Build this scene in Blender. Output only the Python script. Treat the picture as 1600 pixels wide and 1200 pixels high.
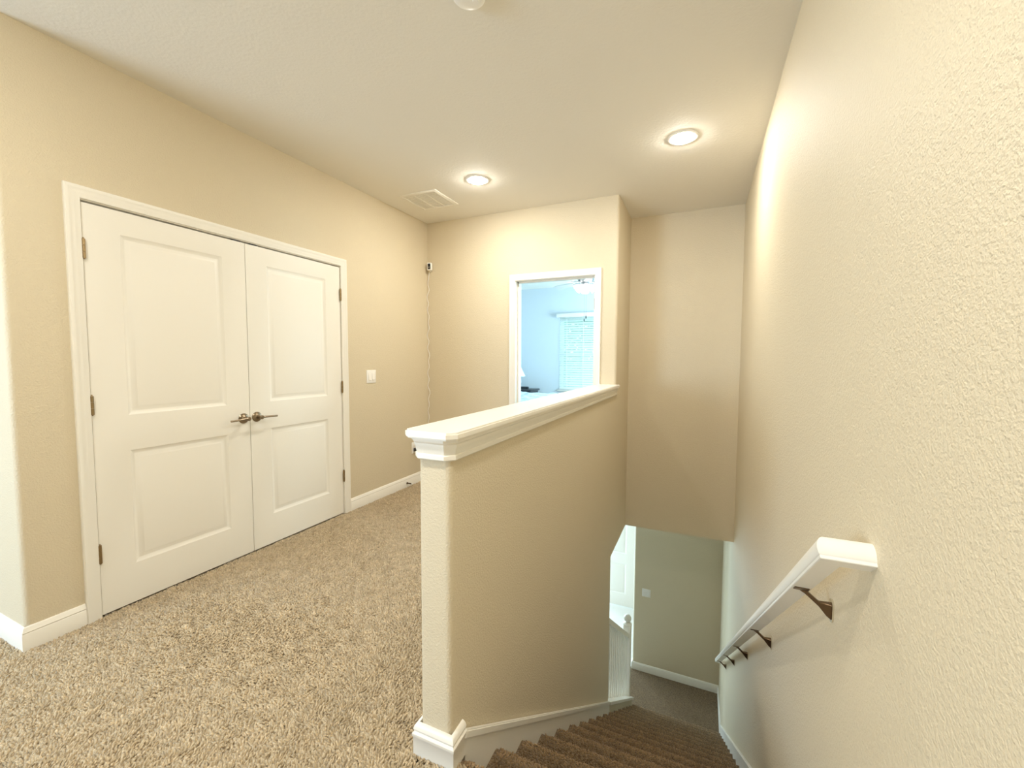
import bpy, bmesh, math, random
import numpy as np
from mathutils import Vector, Matrix
for _o in list(bpy.data.objects): bpy.data.objects.remove(_o)
SC = bpy.context.scene
COL = SC.collection
rnd = random.Random(7)

# ------------------------------------------------------------------ measures (metres; upper floor z = 0, camera over x = 0, y = 0)
XL, YF, XH, XR, YA = -2.6986, 3.7949, -0.6918, 0.3260, 4.4822
ZC, ZH, YE, YB, ZL = 2.7321, -0.443, 3.6908, 6.1277, -3.196
YC, XB = 0.761, -0.806
YN, XHL = 1.084, -0.814          # near end and hall face of the half wall
RISE, RUN, Y0 = 0.188, 0.2565, 1.135
SLOPE = RISE / RUN
def nose(y): return -(y - Y0) * SLOPE

# ------------------------------------------------------------------ camera
F, YAW, PITCH, ROLL = 659.47, -0.42206, -0.05834, 0.004106
fw = Vector((math.sin(YAW), math.cos(YAW), 0)); rt = Vector((math.cos(YAW), -math.sin(YAW), 0)); up = Vector((0, 0, 1))
c, s = math.cos(PITCH), math.sin(PITCH); fw, up = fw * c + up * s, up * c - fw * s
c, s = math.cos(ROLL), math.sin(ROLL); rt, up = rt * c + up * s, up * c - rt * s
cam = bpy.data.cameras.new('camera'); camo = bpy.data.objects.new('camera', cam); COL.objects.link(camo)
cam.sensor_fit = 'HORIZONTAL'; cam.sensor_width = 36.0; cam.lens = 36.0 * F / 1600.0; cam.clip_start = 0.02
M = Matrix((rt, up, -fw)).transposed().to_4x4(); M.translation = (0, 0, 1.3014); camo.matrix_world = M
SC.camera = camo

# ------------------------------------------------------------------ world, daylight at inferred and added windows, exposure
W = bpy.data.worlds.new('world'); SC.world = W; W.use_nodes = True
bg = W.node_tree.nodes['Background']; bg.inputs[0].default_value = (0.62, 0.90, 1.0, 1); bg.inputs[1].default_value = 3.2
def area(name, loc, direction, sx, sy, energy, color, spread=180):
    l = bpy.data.lights.new(name, 'AREA'); l.shape = 'RECTANGLE'; l.size = sx; l.size_y = sy; l.energy = energy; l.color = color
    l.spread = math.radians(spread)
    o = bpy.data.objects.new(name, l); COL.objects.link(o); o.location = loc
    o.rotation_euler = Vector(direction).to_track_quat('-Z', 'Z').to_euler(); return o
DAY = (0.62, 0.82, 1.0)
area('daylight_loft_window', (-3.9, -3.05, 1.35), (0, 1, 0), 1.7, 1.5, 150, (0.60, 0.77, 1.0))
area('added_bedroom_fill', (0.55, 6.6, 1.4), (-1, 0, 0), 1.5, 1.4, 200, (0.52, 0.82, 1.0))  # unseen window added to light the bedroom from the side
area('daylight_entry_window', (-3.13, 6.65, -1.75), (1, 0, 0), 1.4, 1.9, 46, DAY)
area('daylight_entry_sidelight', (-2.45, 7.66, -1.75), (0, -1, 0), 0.6, 1.9, 46, DAY)
SC.view_settings.view_transform = 'Standard'; SC.view_settings.look = 'None'
SC.view_settings.gamma = 1.0; SC.view_settings.use_curve_mapping = False
SC.view_settings.exposure = 0.35
SC.cycles.use_denoising = True
SC.cycles.max_bounces = 9; SC.cycles.diffuse_bounces = 6; SC.cycles.glossy_bounces = 4
SC.cycles.sample_clamp_indirect = 8.0

# ------------------------------------------------------------------ materials
def mat(name, col, rough=0.6, metal=0.0, spec=0.5, emit=None, bump=None, vary=None, sheen=0.0):
    m = bpy.data.materials.new(name); m.use_nodes = True; nt = m.node_tree; N = nt.nodes; L = nt.links
    b = N['Principled BSDF']
    b.inputs['Base Color'].default_value = (*col, 1); b.inputs['Roughness'].default_value = rough
    b.inputs['Metallic'].default_value = metal; b.inputs['Specular IOR Level'].default_value = spec
    if sheen: b.inputs['Sheen Weight'].default_value = sheen
    if emit:
        b.inputs['Emission Color'].default_value = (*emit[0], 1); b.inputs['Emission Strength'].default_value = emit[1]
    tc = N.new('ShaderNodeTexCoord')
    if vary:   # (scale, second colour)
        n = N.new('ShaderNodeTexNoise'); n.inputs['Scale'].default_value = vary[0]; n.inputs['Detail'].default_value = 4
        L.new(tc.outputs['Object'], n.inputs['Vector'])
        r = N.new('ShaderNodeValToRGB'); r.color_ramp.elements[0].position = 0.3; r.color_ramp.elements[1].position = 0.7
        r.color_ramp.elements[0].color = (*vary[1], 1); r.color_ramp.elements[1].color = (*col, 1)
        L.new(n.outputs['Fac'], r.inputs['Fac']); L.new(r.outputs['Color'], b.inputs['Base Color'])
    if bump:   # list of (scale, strength, distance)
        prev = None
        for sc_, st, di in bump:
            n = N.new('ShaderNodeTexNoise'); n.inputs['Scale'].default_value = sc_; n.inputs['Detail'].default_value = 3; n.inputs['Roughness'].default_value = 0.55
            L.new(tc.outputs['Object'], n.inputs['Vector'])
            bp = N.new('ShaderNodeBump'); bp.inputs['Strength'].default_value = st; bp.inputs['Distance'].default_value = di
            L.new(n.outputs['Fac'], bp.inputs['Height'])
            if prev: L.new(prev.outputs['Normal'], bp.inputs['Normal'])
            prev = bp
        L.new(prev.outputs['Normal'], b.inputs['Normal'])
    return m
WALLTEX = [(130, 0.7, 0.0035), (260, 0.4, 0.0012)]
WALL = mat('beige_wall_paint', (0.665, 0.58, 0.425), 0.62, spec=0.35, bump=WALLTEX)
CEIL = mat('ceiling_paint', (0.82, 0.785, 0.715), 0.8, spec=0.2, bump=[(60, 0.35, 0.004)])
TRIM = mat('white_trim_paint', (0.86, 0.83, 0.76), 0.32, bump=[(14, 0.04, 0.002)])
DOORP = mat('white_door_paint', (0.84, 0.81, 0.74), 0.38, bump=[(9, 0.04, 0.002)])
BEDW = mat('bedroom_wall_paint', (0.66, 0.70, 0.74), 0.7, spec=0.2, bump=WALLTEX)
NICKEL = mat('brushed_nickel', (0.30, 0.24, 0.17), 0.28, metal=1.0)
CHROME = mat('polished_metal', (0.75, 0.70, 0.60), 0.12, metal=1.0)
BRONZE = mat('dark_bracket_metal', (0.16, 0.11, 0.07), 0.3, metal=1.0)
HINGE = mat('hinge_metal', (0.34, 0.25, 0.14), 0.32, metal=1.0)
PLAST = mat('white_plastic', (0.88, 0.86, 0.82), 0.35)
BLACK = mat('black_plastic', (0.012, 0.012, 0.014), 0.3)
DARKW = mat('black_furniture_paint', (0.02, 0.022, 0.025), 0.35)
BLUEW = mat('white_bedding', (0.82, 0.86, 0.88), 0.9, vary=(9, (0.55, 0.68, 0.74)), bump=[(18, 0.6, 0.02)])
GLASSW = mat('frosted_lamp_glass', (0.95, 0.93, 0.88), 0.4, emit=((1.0, 0.93, 0.8), 6.0))
TILE = mat('pale_entry_tile', (0.80, 0.79, 0.76), 0.35, vary=(3, (0.74, 0.73, 0.70)))
LEAF = mat('tree_leaf', (0.16, 0.36, 0.22), 0.6, vary=(5, (0.08, 0.22, 0.13)))
BARK = mat('tree_bark', (0.16, 0.11, 0.08), 0.9, bump=[(20, 0.6, 0.02)])
LAWN = mat('lawn', (0.10, 0.20, 0.07), 0.95, vary=(1.2, (0.07, 0.15, 0.05)))
SHADE = mat('lamp_shade_linen', (0.86, 0.88, 0.88), 0.8, bump=[(120, 0.2, 0.001)])
SLAT = bpy.data.materials.new('translucent_blind_slat'); SLAT.use_nodes = True
_n = SLAT.node_tree; _t = _n.nodes.new('ShaderNodeBsdfTranslucent'); _t.inputs['Color'].default_value = (.85, .92, .92, 1)
_m = _n.nodes.new('ShaderNodeMixShader'); _m.inputs[0].default_value = .5
_n.nodes['Principled BSDF'].inputs['Base Color'].default_value = (.88, .88, .86, 1)
_n.links.new(_n.nodes['Principled BSDF'].outputs[0], _m.inputs[1]); _n.links.new(_t.outputs[0], _m.inputs[2]); _n.links.new(_m.outputs[0], _n.nodes['Material Output'].inputs['Surface'])
pane = bpy.data.materials.new('window_glass'); pane.use_nodes = True
_b = pane.node_tree.nodes['Principled BSDF']; _b.inputs['Transmission Weight'].default_value = 1.0; _b.inputs['Roughness'].default_value = 0.0
_b.inputs['IOR'].default_value = 1.02; _b.inputs['Base Color'].default_value = (0.9, 1, 0.98, 1)
def carpet_mat(name, lo, hi, attr):
    m = bpy.data.materials.new(name); m.use_nodes = True; nt = m.node_tree; N = nt.nodes; L = nt.links
    b = N['Principled BSDF']; b.inputs['Roughness'].default_value = 1.0; b.inputs['Specular IOR Level'].default_value = 0.05
    b.inputs['Sheen Weight'].default_value = 0.15; b.inputs['Sheen Roughness'].default_value = 0.6
    r = N.new('ShaderNodeValToRGB'); r.color_ramp.elements[0].color = (*lo, 1); r.color_ramp.elements[1].color = (*hi, 1)
    tc = N.new('ShaderNodeTexCoord'); n = N.new('ShaderNodeTexNoise'); n.inputs['Scale'].default_value = 130; n.inputs['Detail'].default_value = 3
    L.new(tc.outputs['Object'], n.inputs['Vector'])
    if attr:
        a = N.new('ShaderNodeAttribute'); a.attribute_name = 'tint'; L.new(a.outputs['Fac'], r.inputs['Fac'])
    else:
        r.color_ramp.elements[0].position = 0.3; r.color_ramp.elements[1].position = 0.7
        L.new(n.outputs['Fac'], r.inputs['Fac'])
        bp = N.new('ShaderNodeBump'); bp.inputs['Strength'].default_value = 0.9; bp.inputs['Distance'].default_value = 0.012
        L.new(n.outputs['Fac'], bp.inputs['Height']); L.new(bp.outputs['Normal'], b.inputs['Normal'])
    L.new(r.outputs['Color'], b.inputs['Base Color']); return m
CLO, CHI = (0.26, 0.195, 0.112), (0.72, 0.575, 0.38)
CARPET = carpet_mat('carpet_backing', (0.30, 0.235, 0.155), (0.58, 0.48, 0.34), False)
PILE = carpet_mat('carpet_tufts', CLO, CHI, True)
CARPET2 = carpet_mat('shaded_stair_carpet_backing', (0.09, 0.055, 0.026), (0.27, 0.185, 0.10), False)  # hall carpet darkened: the stairwell's dimness is put into its colour
PILE2 = carpet_mat('shaded_stair_carpet_tufts', (0.11, 0.068, 0.030), (0.36, 0.24, 0.125), True)

# ------------------------------------------------------------------ helpers
def add_box(bm, lo, hi):
    x0, y0, z0 = lo; x1, y1, z1 = hi
    v = [bm.verts.new(p) for p in ((x0,y0,z0),(x1,y0,z0),(x1,y1,z0),(x0,y1,z0),(x0,y0,z1),(x1,y0,z1),(x1,y1,z1),(x0,y1,z1))]
    for f in ((3,2,1,0),(4,5,6,7),(0,1,5,4),(1,2,6,5),(2,3,7,6),(3,0,4,7)): bm.faces.new([v[i] for i in f])
    return bm
def boxes(*bs):
    bm = bmesh.new()
    for lo, hi in bs: add_box(bm, lo, hi)
    return bm
def bevel_box(lo, hi, r=0.004, seg=2):
    bm = boxes((lo, hi)); bmesh.ops.bevel(bm, geom=bm.edges[:], offset=r, segments=seg, profile=0.5, affect='EDGES'); return bm
def add_prism(bm, poly, d0, d1, axis=2):
    """poly: 2-D outline, extruded along axis from d0 to d1 (axis 2: (x,y); axis 0: (y,z); axis 1: (x,z))."""
    def P(p, d): return {2: (p[0], p[1], d), 0: (d, p[0], p[1]), 1: (p[0], d, p[1])}[axis]
    a = [bm.verts.new(P(p, d0)) for p in poly]; b = [bm.verts.new(P(p, d1)) for p in poly]; n = len(poly)
    bm.faces.new(a[::-1]); bm.faces.new(b)
    for i in range(n): bm.faces.new((a[i], a[(i+1) % n], b[(i+1) % n], b[i]))
    bmesh.ops.recalc_face_normals(bm, faces=bm.faces[:]); return bm
def prism(poly, d0, d1, axis=2): return add_prism(bmesh.new(), poly, d0, d1, axis)
def rounded(poly, radii, seg=7):
    out = []; n = len(poly)
    for i, p in enumerate(poly):
        r = radii.get(i, 0)
        if not r: out.append(p); continue
        P = Vector(p); a = (Vector(poly[i-1]) - P).normalized(); b = (Vector(poly[(i+1) % n]) - P).normalized()
        ang = a.angle(b); d = r / math.tan(ang / 2); cc = P + (a + b).normalized() * (r / math.sin(ang / 2))
        s_ = P + a * d - cc; e_ = P + b * d - cc
        for k in range(seg + 1):
            t = k / seg; v = s_.lerp(e_, t); v = v.normalized() * r; out.append(tuple(cc + v))
    return out
def add_sweep(bm, path, prof, nrm, caps=True):
    path = [Vector(p) for p in path]; nrm = Vector(nrm); T = [(path[i+1] - path[i]).normalized() for i in range(len(path)-1)]
    S = [nrm.cross(t).normalized() for t in T]; rings = []
    for i, p in enumerate(path):
        if i == 0: m_ = S[0]
        elif i == len(path) - 1: m_ = S[-1]
        else: m_ = (S[i-1] + S[i]) / (1 + S[i-1].dot(S[i]))
        rings.append([bm.verts.new(p + m_ * a + nrm * b) for a, b in prof])
    n = len(prof)
    for i in range(len(rings) - 1):
        for k in range(n): bm.faces.new((rings[i][k], rings[i][(k+1) % n], rings[i+1][(k+1) % n], rings[i+1][k]))
    if caps: bm.faces.new(rings[0][::-1]); bm.faces.new(rings[-1])
    bmesh.ops.recalc_face_normals(bm, faces=bm.faces[:]); return bm
def sweep(path, prof, nrm): return add_sweep(bmesh.new(), path, prof, nrm)
def add_tube(bm, pts, rad, seg=10):
    pts = [Vector(p) for p in pts]; rads = rad if isinstance(rad, (list, tuple)) else [rad] * len(pts); rings = []; ref = None
    for i, p in enumerate(pts):
        t = (pts[min(i+1, len(pts)-1)] - pts[max(i-1, 0)]).normalized()
        if ref is None: ref = Vector((0, 0, 1)) if abs(t.z) < 0.9 else Vector((1, 0, 0))
        u = (ref - t * ref.dot(t)).normalized(); v = t.cross(u); ref = u
        rings.append([bm.verts.new(p + (u * math.cos(2*math.pi*k/seg) + v * math.sin(2*math.pi*k/seg)) * rads[i]) for k in range(seg)])
    for i in range(len(rings) - 1):
        for k in range(seg): bm.faces.new((rings[i][k], rings[i][(k+1) % seg], rings[i+1][(k+1) % seg], rings[i+1][k]))
    bm.faces.new(rings[0][::-1]); bm.faces.new(rings[-1])
    bmesh.ops.recalc_face_normals(bm, faces=bm.faces[:]); return bm
def tube(pts, rad, seg=10): return add_tube(bmesh.new(), pts, rad, seg)
def add_lathe(bm, prof, seg=32, origin=(0, 0, 0), axis=(0, 0, 1)):
    """prof: (radius, height) from one end to the other; closed when the radius is 0 at an end."""
    q = Vector((0, 0, 1)).rotation_difference(Vector(axis)); O = Vector(origin); rings = []
    for r, h in prof:
        if r < 1e-6: rings.append([bm.verts.new(O + q @ Vector((0, 0, h)))])
        else: rings.append([bm.verts.new(O + q @ Vector((r*math.cos(2*math.pi*k/seg), r*math.sin(2*math.pi*k/seg), h))) for k in range(seg)])
    for A, B in zip(rings, rings[1:]):
        for k in range(seg):
            j = (k + 1) % seg
            if len(A) == 1 and len(B) == 1: continue
            if len(A) == 1: bm.faces.new((A[0], B[k], B[j]))
            elif len(B) == 1: bm.faces.new((A[k], A[j], B[0]))
            else: bm.faces.new((A[k], A[j], B[j], B[k]))
    bmesh.ops.recalc_face_normals(bm, faces=bm.faces[:]); return bm
def lathe(prof, seg=32, origin=(0, 0, 0), axis=(0, 0, 1)): return add_lathe(bmesh.new(), prof, seg, origin, axis)
def tag(o, label=None, cat=None, group=None, kind=None):
    if label: o['label'] = label
    if cat: o['category'] = cat
    if group: o['group'] = group
    if kind: o['kind'] = kind
    return o
def obj(name, bm, m, parent=None, smooth=35, label=None, cat=None, group=None, kind=None):
    me = bpy.data.meshes.new(name)
    if isinstance(bm, bmesh.types.BMesh):
        bmesh.ops.recalc_face_normals(bm, faces=bm.faces[:]); bm.to_mesh(me); bm.free()
    else: me = bm
    if m: me.materials.append(m)
    if smooth and len(me.polygons):
        me.polygons.foreach_set('use_smooth', [True] * len(me.polygons)); me.set_sharp_from_angle(angle=math.radians(smooth))
    o = bpy.data.objects.new(name, me); COL.objects.link(o)
    if parent: o.parent = parent
    return tag(o, label, cat, group, kind)
def thing(name, loc, label, cat, group=None, rotz=0, kind=None):
    o = bpy.data.objects.new(name, None); COL.objects.link(o); o.location = loc; o.rotation_euler = (0, 0, rotz)
    o.empty_display_size = 0.05
    return tag(o, label, cat, group, kind)
def struct(name, bm, m, label, cat='wall', parent=None): return obj(name, bm, m, parent, label=label, cat=cat, kind='structure')
def copy_tree(root, parent=None):
    c_ = root.copy(); COL.objects.link(c_)
    if parent: c_.parent = parent
    for ch in list(root.children): copy_tree(ch, c_)
    return c_

# ------------------------------------------------------------------ the setting: upper floor
TH = 0.122
OY0, OY1, OZ = 1.008, 2.606, 2.062           # closet opening in the left wall
FX0, FX1, FZ = -1.680, -0.884, 2.070         # bedroom doorway in the far wall
XW, YW = -5.2, -3.0
floor_o = struct('floor', boxes(((XW, YW, ZH+.1), (XR, 1.05, 0)), ((XL-.9, 1.05, ZH+.1), (XHL+.05, YF+.13, 0)), ((XHL+.05, 1.05, ZH+.1), (XH-.002, YN+.05, 0))),
               CARPET, 'beige carpeted upstairs hall floor running past the closet doors', 'floor')
struct('floor_bedroom', boxes(((-4.0, YF+.13, ZH+.1), (XH-TH, 8.2, 0)), ((XH-TH, YA+TH, ZH+.1), (0.6, 8.2, 0))), CARPET, 'carpeted floor of the bedroom beyond the far doorway', 'floor')
struct('ceiling', boxes(((XW, YW, ZC), (XR+.12, 8.2, ZC+.1))), CEIL, 'pale textured flat ceiling over the hall and stairwell', 'ceiling')
L_poly = rounded([(XL, YC), (XL, OY0), (XL-TH, OY0), (XL-TH, YC+TH), (XW, YC+TH), (XW, YC)], {0: 0.022})
bm = prism(L_poly, 0, ZC)
add_box(bm, (XL-TH, OY1, 0), (XL, YF+TH, ZC)); add_box(bm, (XL-TH, OY0, OZ), (XL, OY1, ZC))
struct('wall_left', bm, WALL, 'beige textured wall around the double closet doors')
struct('wall_closet', boxes(((XL-.8, YC+TH, 0), (XL-.7, 3.2, ZC)), ((XL-.7, 3.1, 0), (XL-TH, 3.2, ZC))), WALL, 'inner walls of the closet behind the white double doors')
bm = boxes(((XL, YF, 0), (FX0, YF+TH, ZC)), ((FX0, YF, FZ), (FX1, YF+TH, ZC)))
F_poly = rounded([(FX1, YF), (XH, YF), (XH, YA), (XH-TH, YA), (XH-TH, YF+TH), (FX1, YF+TH)], {1: 0.024})
add_prism(bm, F_poly, 1.03, ZC); add_box(bm, (FX1, YF, 0), (XHL, YF+TH, 1.03))
struct('wall_far', bm, WALL, 'beige far wall holding the bedroom doorway and rounded stairwell corner')
hw = rounded([(XH, YN), (XH, YE), (XHL, YE), (XHL, YN)], {0: 0.022, 3: 0.022})
bm = prism(hw, 0, 1.03); add_box(bm, (XHL, YE, 0), (XH, YF+.02, 1.03))
struct('wall_half', bm, WALL, 'beige half wall under the white ledge between hall and stairs')
bm = boxes(((XHL, 0.9, ZL), (XH, YE, 0)), ((XHL, YE, ZH), (XH, YF+.02, 0)), ((XH-TH, YF+.02, ZH), (XH, YA, 1.03)))
struct('wall_stair', bm, WALL, 'beige stairwell wall below the half wall beside the carpeted steps')
struct('wall_right', boxes(((XR, YW, ZL), (XR+.12, YB+.12, ZC))), WALL, 'tall beige textured wall carrying the stair handrail')
struct('wall_alcove', boxes(((XH-TH, YA, ZH), (XR, YA+TH, ZC))), WALL, 'beige end wall high above the foot of the stairs')
# behind the camera: the loft with its window
struct('wall_back', boxes(((XW, YW-.12, 0), (-4.75, YW, ZC)), ((-3.05, YW-.12, 0), (XR, YW, ZC)), ((-4.75, YW-.12, 0), (-3.05, YW, .6)), ((-4.75, YW-.12, 2.1), (-3.05, YW, ZC))),
       WALL, 'beige loft wall with a window behind the photographer')
struct('wall_loft_side', boxes(((XW-.12, YW, 0), (XW, YC+TH, ZC))), WALL, 'beige side wall of the loft behind the photographer')
# bedroom shell
BYF = 8.10; WX0, WX1, WZ0, WZ1 = -2.60, -1.62, 0.70, 2.14
struct('wall_bedroom_far', boxes(((-3.9, BYF, 0), (WX0, BYF+.14, ZC)), ((WX1, BYF, 0), (0.6, BYF+.14, ZC)), ((WX0, BYF, 0), (WX1, BYF+.14, WZ0)), ((WX0, BYF, WZ1), (WX1, BYF+.14, ZC))),
       BEDW, 'bluish daylit bedroom wall with the blind-covered window')
struct('wall_bedroom_left', boxes(((-4.0, YF+TH, 0), (-3.9, BYF+.14, ZC))),
       BEDW, 'bedroom side wall behind the head of the bed')
struct('wall_bedroom_right', boxes(((0.5, YA+TH, 0), (0.6, 5.8, ZC)), ((0.5, 7.4, 0), (0.6, BYF+.14, ZC)), ((0.5, 5.8, 0), (0.6, 7.4, .65)), ((0.5, 5.8, 2.15), (0.6, 7.4, ZC)), ((XH-TH-.02, YA+TH+.001, 0), (0.5, YA+TH+.06, ZC))), BEDW, 'bedroom wall behind the stairwell end wall')
struct('wall_bedroom_near', boxes(((-3.9, YF+TH, 0), (FX0, YF+TH+.02, ZC)), ((FX0, YF+TH, FZ), (FX1, YF+TH+.02, ZC)), ((FX1, YF+TH, 0), (XH-TH-.02, YF+TH+.02, ZC)), ((XH-TH-.02, YF+TH, 0), (XH-TH, YA+TH, ZC))),
       BEDW, 'bedroom side of the doorway wall')
# ------------------------------------------------------------------ lower floor shell
struct('floor_lower', boxes(((XH-.14, 4.9, ZL-.1), (XR, YB+.02, ZL))), CARPET2, 'carpeted landing, colour darkened for shade, at the foot of the stairs', 'floor')
struct('floor_entry', boxes(((-3.2, 1.0, ZL-.1), (XH-.14, 7.75, ZL)), ((XH-.14, YB+.02, ZL-.1), (XR, 7.75, ZL))), TILE, 'pale bright entry floor in front of the white lower door', 'floor')
struct('ceiling_lower', boxes(((XH-TH, YA+TH, ZH), (XR, 7.75, ZH+.1)), ((-3.2, 1.0, ZH), (XHL, YA+TH, ZH+.1)), ((-3.2, YA+TH, ZH), (XH-TH, 7.75, ZH+.1))), CEIL, 'ceiling of the lower entry hall', 'ceiling')
lw = rounded([(XB, YB), (XR, YB), (XR, YB+TH), (XB, YB+TH)], {0: 0.02, 3: 0.02})
struct('wall_lower', prism(lw, ZL, ZH), WALL, 'shaded wall at the foot of the stairs with a light switch')
LDX0, LDX1, LDZ = -1.86, -1.00, ZL + 2.05; LDY = 7.618
struct('wall_entry', boxes(((-3.22, LDY, ZL), (-2.76, LDY+.12, ZH)), ((-2.14, LDY, ZL), (LDX0, LDY+.12, ZH)), ((-2.76, LDY, ZL), (-2.14, LDY+.12, ZL+.45)), ((-2.76, LDY, ZL+2.45), (-2.14, LDY+.12, ZH)), ((LDX1, LDY, ZL), (XR, LDY+.12, ZH)), ((LDX0, LDY, LDZ), (LDX1, LDY+.12, ZH)), ((XR-.0, YB+.12, ZL), (XR+.12, LDY+.12, ZH))),
       WALL, 'entry wall around the bright white lower door')
struct('wall_entry_side', boxes(((-3.22, 1.0, ZL), (-3.1, 5.9, ZH)), ((-3.22, 7.4, ZL), (-3.1, 7.75, ZH)), ((-3.22, 5.9, ZL), (-3.1, 7.4, ZL+.45)), ((-3.22, 5.9, ZL+2.45), (-3.1, 7.4, ZH)), ((-3.22, 0.9, ZL), (XHL, 1.0, ZH))),
       WALL, 'entry side wall with a large window')

# ------------------------------------------------------------------ trim
CASING = [(0, 0), (0, .008), (.005, .0115), (.020, .0115), (.026, .0145), (.040, .0145), (.045, .0175), (.054, .0175), (.058, .012), (.058, 0)]
BASE = [(0, 0), (.014, 0), (.014, .078), (.0115, .083), (.0135, .088), (.0095, .096), (.0075, .104), (.004, .109), (0, .110)]
ci0, ci1, ciz = 1.020, 2.594, 2.052
trim1 = struct('trim_1', sweep([(XL, ci0, 0), (XL, ci0, ciz), (XL, ci1, ciz), (XL, ci1, 0)], CASING, (1, 0, 0)), TRIM, 'white moulded casing around the double closet doors', 'trim')
bm = boxes(((XL-TH, OY0, 0), (XL, 1.0215, OZ)), ((XL-TH, 2.5925, 0), (XL, OY1, OZ)), ((XL-TH, OY0, 2.0475), (XL, OY1, OZ)),
           ((XL-.06, 1.0215, 0), (XL-.046, 1.033, 2.0475)), ((XL-.06, 2.581, 0), (XL-.046, 2.5925, 2.0475)), ((XL-.06, 1.0215, 2.036), (XL-.046, 2.5925, 2.0475)))
obj('jamb', bm, TRIM, trim1)
fi0, fi1, fiz = -1.672, -0.892, 2.061
trim2 = struct('trim_2', sweep([(fi0, YF, 0), (fi0, YF, fiz), (fi1, YF, fiz), (fi1, YF, 0)], CASING, (0, -1, 0)), TRIM, 'white moulded casing around the far bedroom doorway', 'trim')
bm = boxes(((FX0, YF, 0), (fi0+.004, YF+TH+.02, FZ)), ((fi1-.004, YF, 0), (FX1, YF+TH+.02, FZ)), ((FX0, YF, fiz-.004), (FX1, YF+TH+.02, FZ)),
           ((fi0+.004, YF+.05, 0), (fi0+.016, YF+.085, fiz-.004)), ((fi1-.016, YF+.05, 0), (fi1-.004, YF+.085, fiz-.004)), ((fi0+.004, YF+.05, fiz-.016), (fi1-.004, YF+.085, fiz-.004)))
obj('jamb', bm, TRIM, trim2)
struct('baseboard_far', sweep([(-1.732, YF, 0), (XL, YF, 0), (XL, 2.653, 0)], BASE, (0, 0, 1)), TRIM, 'white baseboard between the closet casing and the bedroom doorway', 'baseboard')
struct('baseboard_left', sweep([(XL, .961, 0), (XL, YC, 0), (XW, YC, 0)], BASE, (0, 0, 1)), TRIM, 'white baseboard wrapping the corner beside the closet doors', 'baseboard')
HBASE = [(0, 0), (.016, 0), (.016, .066), (.0185, .070), (.0185, .078), (.0125, .084), (.0155, .092), (.0125, .103), (.006, .109), (0, .110)]
struct('baseboard_half', sweep([(XH, 1.150, 0), (XH, YN, 0), (XHL, YN, 0), (XHL, YF, 0)], HBASE, (0, 0, 1)), TRIM, 'white moulded baseboard around the end of the half wall', 'baseboard')
struct('baseboard_right', sweep([(XR, YW, 0), (XR, 1.09, 0)], BASE, (0, 0, 1)), TRIM, 'white baseboard along the tall wall at the stair head', 'baseboard')
struct('baseboard_lower', sweep([(XR, 5.44, ZL), (XR, YB, ZL), (XB, YB, ZL), (XB, YB+TH, ZL)], BASE, (0, 0, 1)), TRIM, 'white baseboard around the landing at the foot of the stairs', 'baseboard')
# skirt boards of the stairs with their narrow top moulding
def skirt_line(y): return nose(y) + 0.085
def skirt(name, x, sgn, ya, yb, label):
    poly = [(ya, skirt_line(ya)), (yb, skirt_line(yb)), (yb, max(skirt_line(yb) - .5, ZL)), (ya, skirt_line(ya) - .5)]
    o = struct(name, prism(poly, x, x + sgn * .013, 0), TRIM, label, 'trim')
    n_ = math.hypot(1, SLOPE); t = (1/n_, -SLOPE/n_); u = (SLOPE/n_, 1/n_)
    def q(y, d): return (y + u[0]*d, skirt_line(y) + u[1]*d)
    cap = [q(ya, -.022), q(yb, -.022), q(yb, .004), q(ya, .004)]
    bm = prism(cap, x, x + sgn * .019, 0); bmesh.ops.bevel(bm, geom=bm.edges[:], offset=.004, segments=2, affect='EDGES')
    obj('top_moulding', bm, TRIM, o); return o
skirt('trim_3', XH, 1, 1.145, YE+.012, 'white skirt board down the stairs beside the half wall')
skirt('trim_4', XR, -1, 1.08, 5.45, 'white skirt board down the stairs on the handrail side')
# knee wall carrying the lower railing
KE = 5.275
def knee(y): return nose(y) + 0.055
bm = prism([(YE, knee(YE)), (KE, knee(KE)), (KE, ZL), (YE, ZL)], XHL+.01, XH, 0)
struct('wall_knee', bm, WALL, 'low sloped wall under the white balusters at the stair foot')

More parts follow.
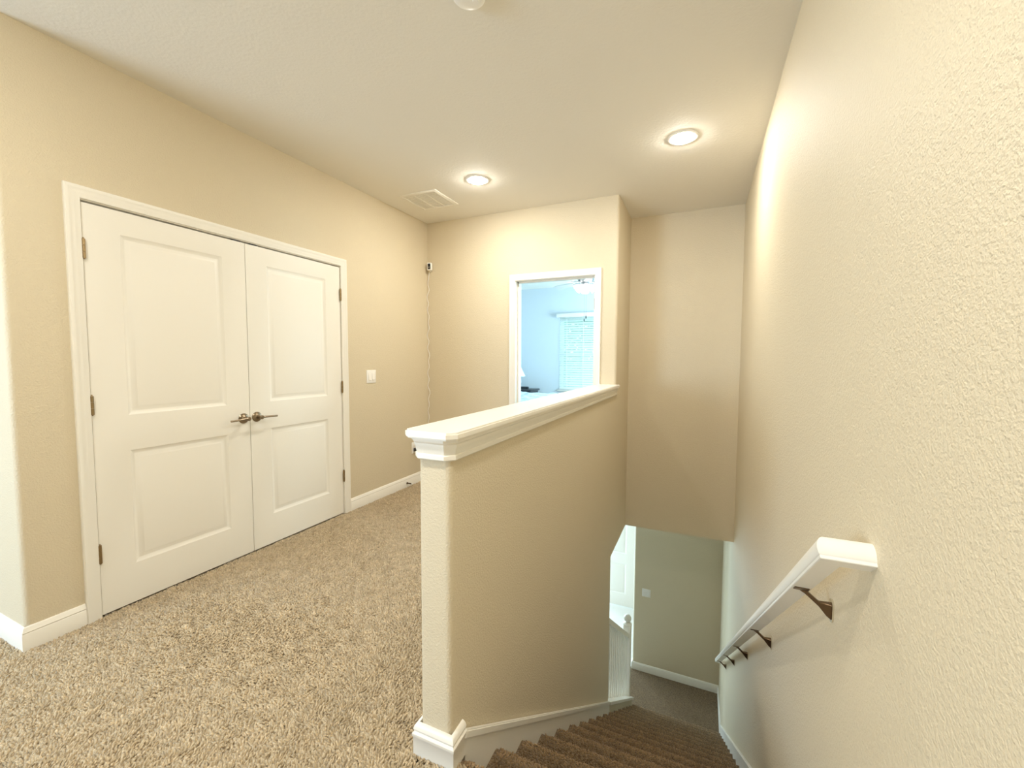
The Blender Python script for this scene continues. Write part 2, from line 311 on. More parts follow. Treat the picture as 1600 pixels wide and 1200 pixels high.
# ------------------------------------------------------------------ carpet pile on the hall floor and the stairs
def pile_mesh(name, pts, nrm_up, h=0.013, r=0.0047, seed=1, material=None, step_shade=None):
    """pts: Nx3 roots; nrm_up: Nx3 directions of growth. Stubby three-sided tufts, each leaning its own way."""
    g = np.random.default_rng(seed); n = len(pts)
    U = nrm_up / np.linalg.norm(nrm_up, axis=1, keepdims=True)
    A = np.cross(U, np.array([0.31, 0.77, 0.55])); A /= np.linalg.norm(A, axis=1, keepdims=True); B = np.cross(U, A)
    ph = g.uniform(0, 2*np.pi, n)
    flow = 1.6*np.sin(pts[:, 0]*2.6 + 1.7*np.sin(pts[:, 1]*2.3)) + 1.4*np.sin(pts[:, 1]*4.3 + pts[:, 0]*1.9)
    d = flow + g.normal(0, 0.7, n); mag = h * g.uniform(0.3, 1.0, n)
    # clumps: neighbours share a lean, as cut pile does
    def vnoise(cell, sd):
        gg = np.random.default_rng(sd); tab = gg.uniform(-1, 1, (256, 256))
        u = (pts[:, 0]*1.0 + pts[:, 2]*.37)/cell; v = (pts[:, 1] - pts[:, 2])/cell
        i = np.floor(u).astype(int); j = np.floor(v).astype(int); a = u-i; b = v-j; a = a*a*(3-2*a); b = b*b*(3-2*b)
        return (tab[i % 256, j % 256]*(1-a)*(1-b) + tab[(i+1) % 256, j % 256]*a*(1-b) + tab[i % 256, (j+1) % 256]*(1-a)*b + tab[(i+1) % 256, (j+1) % 256]*a*b)
    cl = np.clip(1.1*vnoise(.017, seed+5) + .5*vnoise(.05, seed+6), -1, 1)
    d = d + 2.2*vnoise(.028, seed+7)
    hh = h * (0.80 + 0.16*cl + g.uniform(-0.14, 0.14, n))
    lean = (A*np.cos(d)[:, None] + B*np.sin(d)[:, None]) * mag[:, None]
    V = np.empty((n, 6, 3), np.float32); rr = r * g.uniform(0.85, 1.25, n)
    for k in range(3):
        a = ph + k*2*np.pi/3
        off = (A*np.cos(a)[:, None] + B*np.sin(a)[:, None]) * rr[:, None]
        V[:, k] = pts + off - U*0.002
        V[:, k+3] = pts + off*0.78 + lean + U*(hh*(0.82 + 0.18*np.cos(a)))[:, None]
    F_ = np.array([[0,1,4],[0,4,3],[1,2,5],[1,5,4],[2,0,3],[2,3,5],[3,4,5]])
    T = (F_[None] + (np.arange(n)*6)[:, None, None]).reshape(-1)
    me = bpy.data.meshes.new(name); me.vertices.add(n*6); me.vertices.foreach_set('co', V.reshape(-1))
    nt_ = n*7; me.loops.add(nt_*3); me.loops.foreach_set('vertex_index', T.astype(np.int32))
    me.polygons.add(nt_); me.polygons.foreach_set('loop_start', np.arange(0, nt_*3, 3, dtype=np.int32))
    try: me.polygons.foreach_set('loop_total', np.full(nt_, 3, dtype=np.int32))
    except Exception: pass
    me.update(calc_edges=True)
    at = me.attributes.new('tint', 'FLOAT', 'POINT')
    tint = np.clip(0.5 + 0.14*cl + g.normal(0, 0.12, n), 0, 1)
    if step_shade is not None: tint = np.clip(tint + step_shade, 0, 1)  # light and shade stripes of the steps put into the tuft colour
    at.data.foreach_set('value', np.repeat(tint, 6).astype(np.float32)); me.materials.append(material or PILE); return me
def grid(x0, x1, y0, y1, d, seed):
    g = np.random.default_rng(seed); X, Y = np.meshgrid(np.arange(x0+d/2, x1, d), np.arange(y0+d/2, y1, d))
    p = np.stack([X.ravel(), Y.ravel(), np.zeros(X.size)], 1); p[:, :2] += g.uniform(-.45, .45, (len(p), 2))*d; return p
SP = 0.0080
P_ = np.concatenate([grid(XL, XHL, YC, YF, SP, 1), grid(-4.3, XL, 0.0, YC, .0095, 2), grid(XL, XH, 0.1, YC, SP, 3), grid(XHL, XR, YC, 1.10, SP, 4)])
inside = (P_[:, 0] > XHL-.004) & (P_[:, 0] < XH+.004) & (P_[:, 1] > YN-.004)
P_ = P_[~inside]
obj('carpet_pile', pile_mesh('carpet_pile', P_, np.tile([0, 0, 1.0], (len(P_), 1))), None, floor_o, smooth=0, kind='stuff', label='short twisted beige carpet tufts')

# the staircase: seventeen carpeted steps
stairs = thing('staircase', (0, Y0, 0), 'straight flight of carpeted stairs, colour darkened for shade, descending beside the half wall', 'staircase')
SX0, SX1 = XH + .013, XR - .013
def step_profile(i):
    y = RUN*i; z = -RISE*i                                    # nosing tip, relative to the stair head
    back = y - RUN - .03 if i else -.09
    pts = [(back, z), (y - .022, z)]
    for k in range(1, 7):
        a = math.pi/2 - k*math.pi/6*1.0
        pts.append((y - .022 + .022*math.cos(a), z - .022 + .022*math.sin(a)))
    pts += [(y - .026, z - .05), (y - .026, z - RISE - .004), (back, z - RISE - .004)]
    return pts
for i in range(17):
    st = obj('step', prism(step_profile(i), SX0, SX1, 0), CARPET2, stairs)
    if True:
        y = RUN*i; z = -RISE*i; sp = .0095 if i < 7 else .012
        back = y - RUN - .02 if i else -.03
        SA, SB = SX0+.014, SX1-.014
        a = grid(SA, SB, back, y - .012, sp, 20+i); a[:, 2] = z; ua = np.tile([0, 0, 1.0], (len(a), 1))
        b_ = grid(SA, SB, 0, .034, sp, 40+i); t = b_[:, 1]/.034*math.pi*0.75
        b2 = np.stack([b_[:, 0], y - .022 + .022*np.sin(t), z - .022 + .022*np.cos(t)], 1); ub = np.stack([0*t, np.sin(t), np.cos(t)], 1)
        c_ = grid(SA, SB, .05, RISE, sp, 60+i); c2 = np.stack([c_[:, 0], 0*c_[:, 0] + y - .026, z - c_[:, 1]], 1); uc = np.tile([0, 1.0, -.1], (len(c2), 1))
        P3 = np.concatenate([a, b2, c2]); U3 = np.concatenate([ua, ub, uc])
        obj('carpet_pile', pile_mesh('carpet_pile', P3, U3, h=.0075, seed=80+i, material=PILE2, step_shade=np.concatenate([np.clip((a[:, 1]-y)/.035+1.2, -.22, .22), np.full(len(b2), .28), np.full(len(c2), -.2)])), None, st, smooth=0, kind='stuff')  # painted shading: nosings lightened, tread backs and risers darkened

# ------------------------------------------------------------------ ledge cap on the half wall
ZB = 1.058
def cap_outline(o, ch, yn): # outline with overhang o, chamfered near corners, ending at the far wall
    x0, x1 = XHL - o, XH + o
    return [(x0, YF-.001), (x0, yn+ch), (x0+ch, yn), (x1-ch, yn), (x1, yn+ch), (x1, YF-.001)]
ledge = thing('ledge_cap', (XH-.06, YN, .99), 'white painted ledge with clipped corners capping the half wall', 'ledge')
bm = prism(cap_outline(.036, .026, 1.043), ZB, ZB+.024)
ed = [e for e in bm.edges if all(v.co.y < YF - .01 or True for v in e.verts) and abs(e.verts[0].co.z - e.verts[1].co.z) < 1e-6 and not all(v.co.y > YF-.01 for v in e.verts)]
bmesh.ops.bevel(bm, geom=ed, offset=.0055, segments=2, affect='EDGES')
def local(o, parent):  # meshes are written in room coordinates: undo the parent's place
    o.matrix_parent_inverse = parent.matrix_basis.inverted(); return o
local(obj('shelf', bm, TRIM, ledge), ledge)
MOLD = [(0, 0), (.010, 0), (.014, .004), (.014, .016), (.0105, .019), (.0125, .024), (.0145, .036), (.0185, .044), (.0185, .052), (.024, .056), (.026, .060), (.026, ZB-.9905), (0, ZB-.9905)]
ch = .018
pth = [(XH, YF-.002, .99), (XH, YN+ch-.004, .99), (XH-ch, YN-.004, .99), (XHL+ch, YN-.004, .99), (XHL, YN+ch-.004, .99), (XHL, YF-.002, .99)]
local(obj('bed_moulding', sweep(pth, MOLD, (0, 0, 1)), TRIM, ledge), ledge)

# ------------------------------------------------------------------ two-panel doors
def door_bm(y0, y1, z0, z1, panels, th=.035, face=0.0):
    """slab in the (y, z) plane with front at x = face (normal +x); panels: (ya, yb, za, zb) with moulded recess."""
    bm = bmesh.new(); ys = sorted({y0, y1, *[p[0] for p in panels], *[p[1] for p in panels]}); zs = sorted({z0, z1, *[p[2] for p in panels], *[p[3] for p in panels]})
    V = {}
    def v(x, y, z):
        k = (round(x, 5), round(y, 5), round(z, 5))
        if k not in V: V[k] = bm.verts.new((x, y, z))
        return V[k]
    for i in range(len(ys)-1):
        for j in range(len(zs)-1):
            r = (ys[i], ys[i+1], zs[j], zs[j+1])
            hole = [p for p in panels if abs(p[0]-r[0]) < 1e-5 and abs(p[1]-r[1]) < 1e-5 and abs(p[2]-r[2]) < 1e-5 and abs(p[3]-r[3]) < 1e-5]
            if not hole: bm.faces.new((v(face, r[0], r[2]), v(face, r[1], r[2]), v(face, r[1], r[3]), v(face, r[0], r[3]))); continue
            rings = []
            for ins, dep in ((0, 0), (.002, -.001), (.019, -.009), (.022, -.009), (.042, -.0015), (.046, -.001)):
                rings.append([v(face+dep, r[0]+ins, r[2]+ins), v(face+dep, r[1]-ins, r[2]+ins), v(face+dep, r[1]-ins, r[3]-ins), v(face+dep, r[0]+ins, r[3]-ins)])
            for A, B in zip(rings, rings[1:]):
                for k in range(4): bm.faces.new((A[k], A[(k+1) % 4], B[(k+1) % 4], B[k]))
            bm.faces.new(rings[-1])
    b = face - th
    for a_, c_ in (((y0, z0), (y1, z0)), ((y1, z0), (y1, z1)), ((y1, z1), (y0, z1)), ((y0, z1), (y0, z0))):
        bm.faces.new((bm.verts.new((face, *a_)), bm.verts.new((face, *c_)), bm.verts.new((b, *c_)), bm.verts.new((b, *a_))))
    bm.faces.new([bm.verts.new((b, *q)) for q in ((y0, z0), (y0, z1), (y1, z1), (y1, z0))])
    bmesh.ops.remove_doubles(bm, verts=bm.verts[:], dist=1e-5); return bm
def hinge_bm(x, y, z, h=.092, r=.0075):
    bm = bmesh.new()
    for k in range(3): add_lathe(bm, [(0, 0), (r, 0), (r, h/3-.0012), (0, h/3-.0012)], 12, (x, y, z - h/2 + k*h/3))
    add_lathe(bm, [(0, 0), (.0045, .0008), (.0035, .005), (0, .006)], 10, (x, y, z + h/2)); add_lathe(bm, [(0, -.006), (.0035, -.005), (.0045, -.0008), (0, 0)], 10, (x, y, z - h/2))
    return bm
def lever(parent, x, y, z, d):
    h = obj('lever_handle', lathe([(0, 0), (.033, 0), (.033, .004), (.029, .0085), (.016, .011), (.0125, .014), (.0115, .040), (.0135, .046), (.0135, .058), (.010, .062), (0, .063)], 28, (x, y, z), (1, 0, 0)), NICKEL, parent, label='brushed nickel lever handle')
    pts = [(x+.052, y, z), (x+.055, y+d*.018, z+.001), (x+.056, y+d*.05, z), (x+.054, y+d*.085, z-.002), (x+.050, y+d*.112, z-.003)]
    obj('lever', tube(pts, [.0088, .0078, .0065, .0058, .0062], 12), NICKEL, h)
FACE = XL - .003
d1 = struct('door_1', door_bm(1.0255, 1.8095, .014, 2.0385, [(1.168, 1.668, 1.006, 1.923), (1.168, 1.668, .220, .822)], face=FACE), DOORP, 'white two-panel closet door beside the baseboard corner', 'door')
d2 = struct('door_2', door_bm(1.8135, 2.5880, .014, 2.0385, [(1.955, 2.448, 1.006, 1.923), (1.955, 2.448, .220, .822)], face=FACE), DOORP, 'white two-panel closet door nearest the light switch', 'door')
lever(d1, FACE, 1.768, .912, -1); lever(d2, FACE, 1.857, .912, 1)
for z in (1.820, 1.070, .328):
    obj('hinge', hinge_bm(XL+.006, 1.0245, z), HINGE, d1); obj('hinge', hinge_bm(XL+.006, 2.5895, z), HINGE, d2)
obj('ball_catch', boxes(((FACE-.03, 1.735, 2.0385), (FACE-.001, 1.785, 2.0462))), BLACK, d1)
obj('ball_catch', boxes(((FACE-.03, 1.845, 2.0385), (FACE-.001, 1.895, 2.0462))), BLACK, d2)
# bedroom door, swung fully into the bedroom on the hinges beside the half wall
bm = door_bm(0, .765, .014, 2.045, [(.14, .625, 1.006, 1.923), (.14, .625, .220, .822)])
d3 = struct('door_3', bm, DOORP, 'white bedroom door swung open inside the far doorway', 'door')
d3.location = (fi1-.010, YF+TH+.03, 0); d3.rotation_euler = (0, 0, math.radians(-4))
for z in (1.82, 1.0, .33): obj('hinge', hinge_bm(-.018, -.022, z, .10, .008), HINGE, d3)
bm = door_bm(0, .84, .016, 2.035, [(.14, .70, .99, 1.90), (.14, .70, .24, .80)])
d4 = struct('door_4', bm, DOORP, 'bright white two-panel door at the bottom of the stairs', 'door')
d4.location = (LDX0+.01, LDY+.01, ZL); d4.rotation_euler = (0, 0, math.radians(-90))
trim5 = struct('trim_5', sweep([(LDX0+.006, LDY, ZL), (LDX0+.006, LDY, LDZ-.006), (LDX1-.006, LDY, LDZ-.006), (LDX1-.006, LDY, ZL)], CASING, (0, -1, 0)), TRIM, 'white casing around the lower entry door', 'trim')

# ------------------------------------------------------------------ wall plates, outlet, door stop
def switch_plate(loc, rotz, label):
    t = thing('light_switch', loc, label, 'light switch', rotz=rotz)      # local: plate in the (x, z) plane facing -y
    obj('plate', bevel_box((-.058, -.006, -.058), (.058, 0, .058), .003), PLAST, t)
    for x in (-.023, .023):
        r = obj('rocker', boxes(((x-.0165, -.0072, -.0335), (x+.0165, -.005, .0335))), PLAST, t)
        obj('paddle', prism([(-.0065, -.030), (-.0115, -.030), (-.0075, .030), (-.0065, .030)], x-.014, x+.014, 0), PLAST, r)
    return t
switch_plate((XL, 2.927, 1.143), math.radians(90), 'white double rocker switch plate beside the closet doors')
switch_plate((-.632, YB, -2.024), 0, 'white double switch plate on the shaded wall below the stairs')
t = thing('wall_outlet', (XL, 3.53, .385), 'white outlet with a black plug low behind the ledge', 'outlet', rotz=math.radians(90))
obj('plate', bevel_box((-.035, -.006, -.058), (.035, 0, .058), .003), PLAST, t)
for z in (-.02, .02): obj('receptacle', bevel_box((-.017, -.0085, z-.014), (.017, -.005, z+.014), .003), PLAST, t)
t = thing('power_adapter', (XL+.009, 3.53, .365), 'small black plug pushed into the outlet behind the ledge', 'plug', rotz=math.radians(90))
obj('plug_body', bevel_box((-.016, -.034, -.016), (.016, 0, .018), .005), BLACK, t)
t = thing('door_stop', (XL+.0142, 3.40, .048), 'small spring door stop on the baseboard under the outlet', 'door stop', rotz=math.radians(90))
obj('base', lathe([(0, 0), (.011, 0), (.011, .004), (.006, .008), (0, .009)], 16, (0, 0, 0), (0, -1, 0)), BRONZE, t)
sp = [(.0048*math.cos(k*.9), -.008 - .00055*k*1.0, .0048*math.sin(k*.9)) for k in range(90)]
obj('spring', tube(sp, .0014, 6), BRONZE, t)
obj('bumper', lathe([(0, .055), (.007, .055), (.0075, .066), (.005, .070), (0, .0705)], 16, (0, 0, 0), (0, -1, 0)), PLAST, t)

# ------------------------------------------------------------------ corner camera and its cord
t = thing('security_camera', (-2.655, YF, 2.262), 'small white camera with a black face high in the corner', 'camera', rotz=math.radians(18))
obj('mount', tube([(0, 0.02, -.03), (0, -.012, -.03), (0, -.020, -.02)], .009, 12), PLAST, t)
obj('housing', bevel_box((-.025, -.062, -.030), (.025, -.018, .048), .008, 3), PLAST, t)
f_ = obj('face', bevel_box((-.016, -.0645, -.020), (.014, -.060, .038), .002), BLACK, t)
obj('lens', lathe([(0, 0), (.006, 0), (.005, .002), (0, .003)], 16, (-.001, -.0645, 0), (0, -1, 0)), CHROME, f_)
pts = [(-2.66, YF-.012, 2.235), (-2.672, YF-.010, 2.20)]
for k in range(1, 60):
    z = 2.20 - k*.027
    pts.append((XL+.016 + .009*math.sin(k*1.25) + .006*math.sin(k*.43), YF-.014 - .004*math.sin(k*.9), z))
pts += [(XL+.012, YF-.03, .52), (XL+.014, YF-.10, .43), (XL+.022, 3.60, .335), (XL+.034, 3.55, .32), (XL+.036, 3.535, .349)]
obj('camera_cord', tube(pts, .0034, 6), PLAST, label='thin wavy white cord hanging down the room corner', cat='cord')

# ------------------------------------------------------------------ ceiling: vent, smoke detector, recessed lamps
t = thing('ceiling_vent', (-2.282, 3.245, ZC), 'square white ceiling air vent beside the recessed lamp', 'vent')
hv = .190
obj('frame', sweep([(-hv, hv, 0), (-hv, -hv, 0), (hv, -hv, 0), (hv, hv, 0), (-hv, hv, 0)], [(0, -.003), (.004, -.006), (.026, -.010), (.030, -.006), (.030, 0), (0, 0)], (0, 0, 1)), TRIM, t)
for x in (-.055, .055): obj('divider', boxes(((x-.007, -hv+.026, -.009), (x+.007, hv-.026, -.001))), TRIM, t)
for k in range(15):
    y = -hv + .036 + k*(2*hv - .072)/14
    obj('slat', prism([(y-.0125, -.0066), (y+.011, -.0040), (y+.0125, -.0050), (y-.011, -.0078)], -hv+.026, hv-.026, 0), TRIM, t)
t = thing('smoke_detector', (-.862, 1.497, ZC), 'round white smoke detector at the top edge of the ceiling', 'smoke detector')
obj('base', lathe([(0, 0), (.072, 0), (.072, -.010), (.068, -.013), (0, -.013)], 40), PLAST, t)
obj('cover', lathe([(.064, -.013), (.064, -.018), (.066, -.019), (.064, -.030), (.052, -.038), (.030, -.041), (0, -.041)], 40), PLAST, t)
obj('test_button', lathe([(.014, -.040), (.013, -.043), (0, -.0435)], 20, (.02, .02, 0)), PLAST, t)
LAMP_E = 33
def downlight(x, y, label, energy):
    t = thing('recessed_lamp', (x, y, ZC), label, 'ceiling light', group='recessed ceiling lamps')
    obj('trim_ring', lathe([(.070, -.001), (.072, -.006), (.082, -.007), (.094, -.004), (.096, 0), (.070, 0)], 40), PLAST, t)
    m = mat('recessed_lamp_lens', (0.95, 0.95, 0.95), 0.5, emit=((1.0, 0.965, 0.875), energy*19.5))
    obj('lens', lathe([(0, -.021), (.025, -.0200), (.045, -.0165), (.060, -.0105), (.070, -.002)], 32), m, t)
downlight(-1.676, 3.042, 'lit recessed ceiling lamp beside the square air vent', LAMP_E*.55)
downlight(-.152, 3.009, 'lit recessed ceiling lamp over the stairwell near the tall wall', LAMP_E*.50)
downlight(-1.676, .10, 'lit recessed ceiling lamp behind the photographer over the loft', LAMP_E*.62)
downlight(-.152, .10, 'lit recessed ceiling lamp behind the photographer by the stair head', LAMP_E*.60)

# ------------------------------------------------------------------ handrail on the tall wall
n_ = math.hypot(1, SLOPE); Tn = Vector((0, 1/n_, -SLOPE/n_)); Un = Vector((0, SLOPE/n_, 1/n_))
RX = XR - .072
def rail_pt(y): return Vector((RX, y, .905 - SLOPE*(y - 1.062)))
rail = thing('handrail', (XR, 1.06, .9), 'white wooden handrail sloping down the tall stair wall', 'handrail')
RP = [(-.020, -.026), (.020, -.026), (.0215, -.0245), (.0215, -.0185), (.0235, -.0165)] + [(.0262*math.cos(a_*math.pi/16)**.8*(1 if a_ < 8 else 0) if a_ <= 8 else -.0262*math.cos((16-a_)*math.pi/16)**.8, -.006 + .030*math.sin(a_*math.pi/16)) for a_ in range(0, 17)] + [(-.0235, -.0165), (-.0215, -.0185), (-.0215, -.0245)]
ye = 5.12
pth = [Vector((XR, 1.062, .905)), rail_pt(1.062), rail_pt(ye), rail_pt(ye) + Vector((.072, 0, 0))]
local(obj('rail', sweep(pth, RP, Un), TRIM, rail), rail)
for y in (1.305, 2.18, 3.04, 3.93, 4.83):
    p = rail_pt(y); zr = p.z - .072
    bm = prism(rounded([(y-.016, zr-.030), (y+.016, zr-.030), (y+.016, zr+.030), (y-.016, zr+.030)], {0: .0155, 1: .0155, 2: .0155, 3: .0155}), XR-.004, XR+.001, 0)
    b = obj('bracket', bm, CHROME, rail); local(b, rail)
    q = p - Un*.028
    bm = bmesh.new()
    def bar(pts, hw):
        rings = [[bm.verts.new((x, y+dy, z+dz)) for dy, dz in ((-w_, -h_), (w_, -h_), (w_, h_), (-w_, h_))] for (x, z), (w_, h_) in zip(pts, hw)]
        for A, B in zip(rings, rings[1:]):
            for k_ in range(4): bm.faces.new((A[k_], A[(k_+1) % 4], B[(k_+1) % 4], B[k_]))
        bm.faces.new(rings[0][::-1]); bm.faces.new(rings[-1])
    bar([(XR-.003, zr-.002), (XR-.014, zr+.002), (XR-.030, zr+.012), (RX+.010, q.z-.010), (RX-.002, q.z-.002)], [(.010, .020), (.008, .016), (.006, .006), (.006, .0055), (.008, .006)])
    bmesh.ops.bevel(bm, geom=bm.edges[:], offset=.0015, segments=1, affect='EDGES')
    o = obj('bracket_arm', bm, BRONZE, b)
    bm = bmesh.new(); add_box(bm, (-.016, -.012, -.002), (.016, .012, .002))
    bmesh.ops.transform(bm, matrix=Matrix.Translation(p - Un*.0265) @ Matrix((Vector((1, 0, 0)), Tn, Un)).transposed().to_4x4(), verts=bm.verts[:])
    obj('saddle', bm, BRONZE, b)

# ------------------------------------------------------------------ railing at the foot of the stairs
XC = XH - .062
rl = thing('stair_railing', (XC, YE, knee(YE)), 'white baluster railing with ball-topped newel at the stair foot', 'railing')
def sl_prism(ya, yb, f0, f1, xa, xb): return prism([(ya, f0(ya)), (yb, f0(yb)), (yb, f1(yb)), (ya, f1(ya))], xa, xb, 0)
local(obj('base_rail', sl_prism(YE+.002, KE+.012, knee, lambda y: knee(y)+.030, XHL-.008, XH+.022), TRIM, rl), rl)
RT = .885
local(obj('top_rail', sl_prism(YE+.002, 5.185, lambda y: nose(y)+RT-.058, lambda y: nose(y)+RT, XC-.030, XC+.030), TRIM, rl), rl)
k = 0; y = YE + .06
while y < 5.14:
    za, zb = knee(y)+.025, nose(y)+RT-.045
    bm = boxes(((XC-.015, y-.015, za-.01), (XC+.015, y+.015, zb+.01)))
    bmesh.ops.bevel(bm, geom=[e for e in bm.edges if abs(e.verts[0].co.z-e.verts[1].co.z) > .1], offset=.003, segments=1, affect='EDGES')
    local(obj('baluster', bm, TRIM, rl), rl); y += .112
ny = 5.215; nz = knee(ny) + .026
NB = -2.02
nw = local(obj('newel_post', bevel_box((XC-.044, ny-.044, nz-.03), (XC+.044, ny+.044, NB+.04), .004), TRIM, rl), rl)
local(obj('post_cap', lathe([(0, NB+.04), (.052, NB+.04), (.052, NB+.052), (.040, NB+.060), (.022, NB+.066), (.020, NB+.072), (.024, NB+.076)], 24, (XC, ny, 0)), TRIM, nw), rl)
local(obj('ball_finial', lathe([(0, 0)] + [(.046*math.sin(a*math.pi/14), .046 - .046*math.cos(a*math.pi/14)) for a in range(1, 14)] + [(0, .092)], 24, (XC, ny, NB+.072)), TRIM, nw), rl)
for o in rl.children:
    for ch_ in o.children: ch_.matrix_parent_inverse = Matrix.Identity(4)
for o in rail.children:
    for ch_ in o.children: ch_.matrix_parent_inverse = Matrix.Identity(4)

# ------------------------------------------------------------------ windows
def window(name, x0, x1, y, z0, z1, label):
    w = thing(name, ((x0+x1)/2, y, z0), label, 'window', kind='structure')
    fr = boxes(((x0, y-.03, z0), (x0+.05, y+.03, z1)), ((x1-.05, y-.03, z0), (x1, y+.03, z1)), ((x0+.05, y-.03, z0), (x1-.05, y+.03, z0+.05)), ((x0+.05, y-.03, z1-.05), (x1-.05, y+.03, z1)))
    local(obj('window_frame', fr, PLAST, w), w)
    zm = (z0+z1)/2
    local(obj('meeting_rail', boxes(((x0+.05, y-.025, zm-.028), (x1-.05, y+.025, zm+.028))), PLAST, w), w)
    for a, b in ((z0+.05, zm-.028), (zm+.028, z1-.05)): local(obj('pane', boxes(((x0+.05, y-.002, a), (x1-.05, y+.002, b))), pane, w), w)
    return w
window('window_1', WX0, WX1, BYF+.10, WZ0, WZ1, 'double-hung bedroom window behind the white blind')
struct('trim_6', bevel_box((WX0-.04, BYF-.035, WZ0-.03), (WX1+.04, BYF+.05, WZ0-.001), .004), TRIM, 'white sill under the bedroom window', 'trim')
for nm, (a, b), lab in (('window_2', ((-4.75, YW-.10, .6), (-3.05, YW-.02, 2.1)), 'loft window behind the photographer'),):
    (x0, y0, z0), (x1, y1, z1) = a, b
    struct(nm, boxes((a, (x0+.05, y1, z1)), ((x1-.05, y0, z0), b), ((x0, y0, z0), (x1, y1, z0+.05)), ((x0, y0, z1-.05), (x1, y1, z1)), (((x0+x1)/2-.02, y0, z0), ((x0+x1)/2+.02, y1, z1))), PLAST, lab, 'window')
for nm, x, ya, yb, z0, z1, lab in (('window_3', .53, 5.8, 7.4, .65, 2.15, 'added bedroom window out of sight that lights the room'), ('window_4', -3.21, 5.9, 7.4, ZL+.45, ZL+2.45, 'large entry window out of sight below the hall')):  # the bedroom one is added for its light
    struct(nm, boxes(((x, ya, z0), (x+.06, ya+.05, z1)), ((x, yb-.05, z0), (x+.06, yb, z1)), ((x, ya, z0), (x+.06, yb, z0+.05)), ((x, ya, z1-.05), (x+.06, yb, z1))), PLAST, lab, 'window')
# blind
bl = thing('window_blind', ((WX0+WX1)/2, BYF, WZ1), 'white horizontal slat blind on the bedroom window', 'blind')
local(obj('valance', bevel_box((WX0-.05, BYF-.075, WZ1-.01), (WX1+.05, BYF-.002, WZ1+.065), .006), PLAST, bl), bl)
n_sl = 31; slat_me = None
for k in range(n_sl):
    z = WZ1 - .035 - k*.0452
    if slat_me is None:
        hx = (WX1-WX0)/2 - .006
        o = obj('slat', prism([(-.0155, -.0185), (-.013, -.0200), (.0, -.0015), (.0155, .0185), (.013, .0200), (0, .0015)], -hx, hx, 0), SLAT, bl); slat_me = o.data
    else:
        o = bpy.data.objects.new('slat', slat_me); COL.objects.link(o); o.parent = bl
    o.location = (0, -.004, z - WZ1)
for x in (WX0+.16, (WX0+WX1)/2, WX1-.16): local(obj('ladder_cord', boxes(((x-.004, BYF-.034, WZ0+.03), (x+.004, BYF-.031, WZ1))), PLAST, bl), bl)
local(obj('bottom_rail', bevel_box((WX0+.006, BYF-.03, WZ0+.004), (WX1-.006, BYF+.02, WZ0+.030), .004), PLAST, bl), bl)

# ------------------------------------------------------------------ bedroom things
bed = thing('bed', (-2.75, 6.3, 0), 'bed with a pale ruffled cover seen through the doorway', 'bed')
bx0, bx1, by0, by1 = -3.85, -1.75, 5.35, 7.15
local(obj('bed_frame', boxes(((bx0, by0+.04, .12), (bx1-.03, by1-.04, .30)), *[((x, y, 0), (x+.07, y+.07, .12)) for x in (bx0+.02, bx1-.12) for y in (by0+.06, by1-.13)]), DARKW, bed), bed)
local(obj('mattress', bevel_box((bx0, by0+.02, .30), (bx1-.02, by1-.02, .64), .04, 3), PLAST, bed), bed)
bm = bmesh.new(); NX, NY = 60, 52; g = {}
for i in range(NX+1):
    for j in range(NY+1):
        u, v = i/NX, j/NY; x = bx0 + (bx1+.015-bx0)*u; y = by0-.015 + (by1-by0+.03)*v
        drop = max(0, (.06-v)/.06, (v-.94)/.06, (u-.95)/.05)
        z = .705 + .012*math.sin(x*23+math.sin(y*17)*1.6) + .010*math.sin(y*31+math.sin(x*14)*2) - .36*drop**2.2
        g[i, j] = bm.verts.new((x, y, z))
for i in range(NX):
    for j in range(NY): bm.faces.new((g[i, j], g[i+1, j], g[i+1, j+1], g[i, j+1]))
ext = bmesh.ops.extrude_face_region(bm, geom=bm.faces[:])
bmesh.ops.translate(bm, vec=(0, 0, -.045), verts=[e for e in ext['geom'] if isinstance(e, bmesh.types.BMVert)])
local(obj('comforter', bm, BLUEW, bed, smooth=80), bed)
local(obj('headboard', bevel_box((-3.9, by0, .2), (-3.85, by1, 1.15), .01), DARKW, bed), bed)
ns = thing('nightstand', (-3.28, 7.68, 0), 'black nightstand between the bed and bedroom wall', 'nightstand')
obj('top', bevel_box((-.33, -.25, .690), (.33, .25, .722), .006), DARKW, ns)
obj('body', boxes(((-.30, -.22, .25), (.30, .23, .690))), DARKW, ns)
for x in (-.29, .24):
    for y in (-.21, .17): obj('leg', boxes(((x, y, 0), (x+.05, y+.05, .25))), DARKW, ns)
for z in (.28, .49):
    d_ = obj('drawer', bevel_box((-.28, -.235, z), (.28, -.22, z+.18), .004), DARKW, ns)
    obj('knob', lathe([(0, 0), (.008, 0), (.014, .012), (0, .02)], 12, (0, -.235, z+.09), (0, -1, 0)), NICKEL, d_)
lp = thing('table_lamp', (-3.36, 7.70, .722), 'white table lamp with a cone shade on the nightstand', 'lamp')
obj('base', lathe([(0, 0), (.075, 0), (.078, .012), (.05, .03), (.07, .07), (.095, .12), (.092, .17), (.06, .215), (.022, .235), (.02, .26), (0, .262)], 28), PLAST, lp)
obj('pole', lathe([(0, .255), (.007, .255), (.007, .44), (0, .445)], 10), CHROME, lp)
obj('shade', lathe([(.172, .245), (.175, .245), (.075, .455), (.072, .455), (.172, .248)], 32), SHADE, lp)
ck = thing('alarm_clock', (-3.14, 7.60, .722), 'small black box-shaped clock on the nightstand beside the lamp', 'clock')
obj('body', bevel_box((-.075, -.03, 0), (.075, .03, .05), .006), BLACK, ck)
obj('display', boxes(((-.06, -.0312, .010), (.06, -.030, .040))), mat('clock_display', (.03, .035, .04), .15), ck)
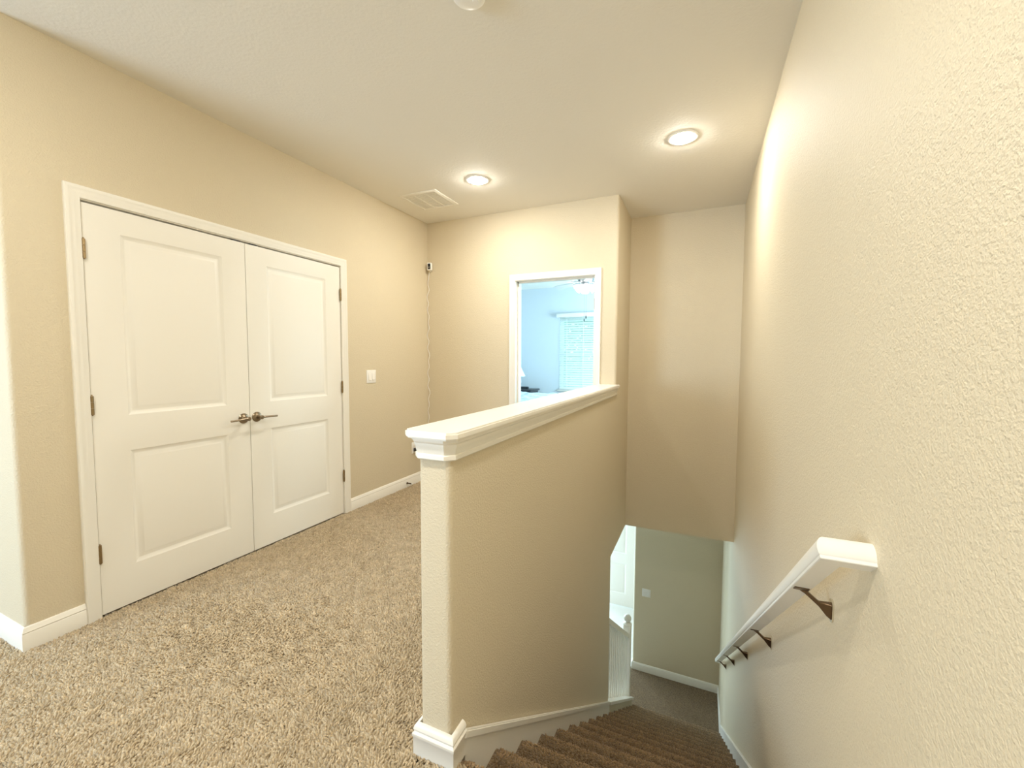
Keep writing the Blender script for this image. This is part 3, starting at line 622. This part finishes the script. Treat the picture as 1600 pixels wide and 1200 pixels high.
# ceiling fan
fx, fy = -1.545, 6.0
fan = thing('ceiling_fan', (fx, fy, ZC), 'ceiling fan with a lit glass lamp cluster in the bedroom', 'ceiling fan')
FAN = mat('fan_white_finish', (.80, .80, .78), .35)
FANG = mat('fan_grey_metal', (.30, .33, .36), .35, metal=.6)
obj('canopy', lathe([(0, 0), (.068, 0), (.066, -.03), (.03, -.065), (0, -.066)], 28), FAN, fan)
obj('downrod', lathe([(0, -.06), (.012, -.06), (.012, -.19), (0, -.19)], 14), FAN, fan)
obj('motor_housing', lathe([(0, -.18), (.045, -.18), (.105, -.205), (.115, -.24), (.115, -.30), (.09, -.33), (0, -.335)], 32), FANG, fan)
for k in range(5):
    a = math.radians(150 + 72*k); R_ = Matrix.Rotation(a, 4, 'Z')
    bm = prism(rounded([(.20, -.055), (.64, -.068), (.64, .068), (.20, .055)], {1: .04, 2: .04}), -.004, .004)
    bmesh.ops.transform(bm, matrix=Matrix.Translation((0, 0, -.325)) @ R_ @ Matrix.Rotation(math.radians(12), 4, 'X'), verts=bm.verts[:])
    b_ = obj('blade', bm, FAN, fan)
    bm = boxes(((.08, -.018, -.328), (.24, .018, -.320))); bmesh.ops.transform(bm, matrix=R_, verts=bm.verts[:]); obj('blade_iron', bm, FANG, b_)
kit = obj('light_kit', lathe([(0, -.33), (.06, -.33), (.065, -.36), (.04, -.385), (.02, -.39), (0, -.39)], 24), FANG, fan)
for k in range(4):
    a = math.radians(20 + 90*k); dx, dy = math.cos(a), math.sin(a)
    obj('glass_shade', lathe([(.018, 0), (.024, .01), (.05, .05), (.062, .095), (.058, .095), (.046, .052), (.018, .008)], 20, (dx*.06, dy*.06, -.37), (dx*.75, dy*.75, -.66)), GLASSW, kit)
    obj('bulb', lathe([(0, 0)] + [(.026*math.sin(q*math.pi/8), .055-.04*math.cos(q*math.pi/8)) for q in range(1, 8)] + [(0, .095)], 14, (dx*.06, dy*.06, -.37), (dx*.75, dy*.75, -.66)), GLASSW, kit)
for x, zz in ((.015, -.80), (-.012, -.84)):
    ch_ = obj('pull_chain', tube([(x, -.02, -.385), (x, -.02, zz)], .0018, 6), FANG, fan)
    obj('pull_knob', lathe([(0, 0), (.006, -.006), (.008, -.03), (.005, -.045), (0, -.046)], 12, (x, -.02, zz)), DARKW, ch_)

# ------------------------------------------------------------------ outside the bedroom window
struct('ground_outside', boxes(((-14, 8.4, -3.4), (8, 26, ZL))), LAWN, 'lawn outside the bedroom window', 'lawn')
tr = thing('garden_tree', (-4.4, 14.0, ZL), 'leafy green tree outside the bedroom window', 'tree')
obj('trunk', tube([(0, 0, 0), (.05, .02, 1.5), (-.04, .05, 3.2), (.02, 0, 4.6)], [.20, .16, .13, .06], 12), BARK, tr)
V, Fc = [], []
for k in range(9000):
    a, b_ = rnd.uniform(0, 2*math.pi), math.acos(rnd.uniform(-1, 1)); r_ = rnd.uniform(.55, 1)**.5
    p = Vector((2.3*r_*math.sin(b_)*math.cos(a), 1.6*r_*math.sin(b_)*math.sin(a), 4.9 + 1.9*r_*math.cos(b_)))
    q = Vector((rnd.gauss(0, 1), rnd.gauss(0, 1), rnd.gauss(0, 1))).normalized(); w = q.orthogonal().normalized(); u_ = q.cross(w); sz = rnd.uniform(.08, .15)
    i = len(V); V += [tuple(p - w*sz), tuple(p + u_*sz*.45), tuple(p + w*sz), tuple(p - u_*sz*.45)]; Fc.append((i, i+1, i+2, i+3))
me = bpy.data.meshes.new('crown'); me.from_pydata(V, [], Fc); obj('crown', me, LEAF, tr, smooth=0, kind='stuff')
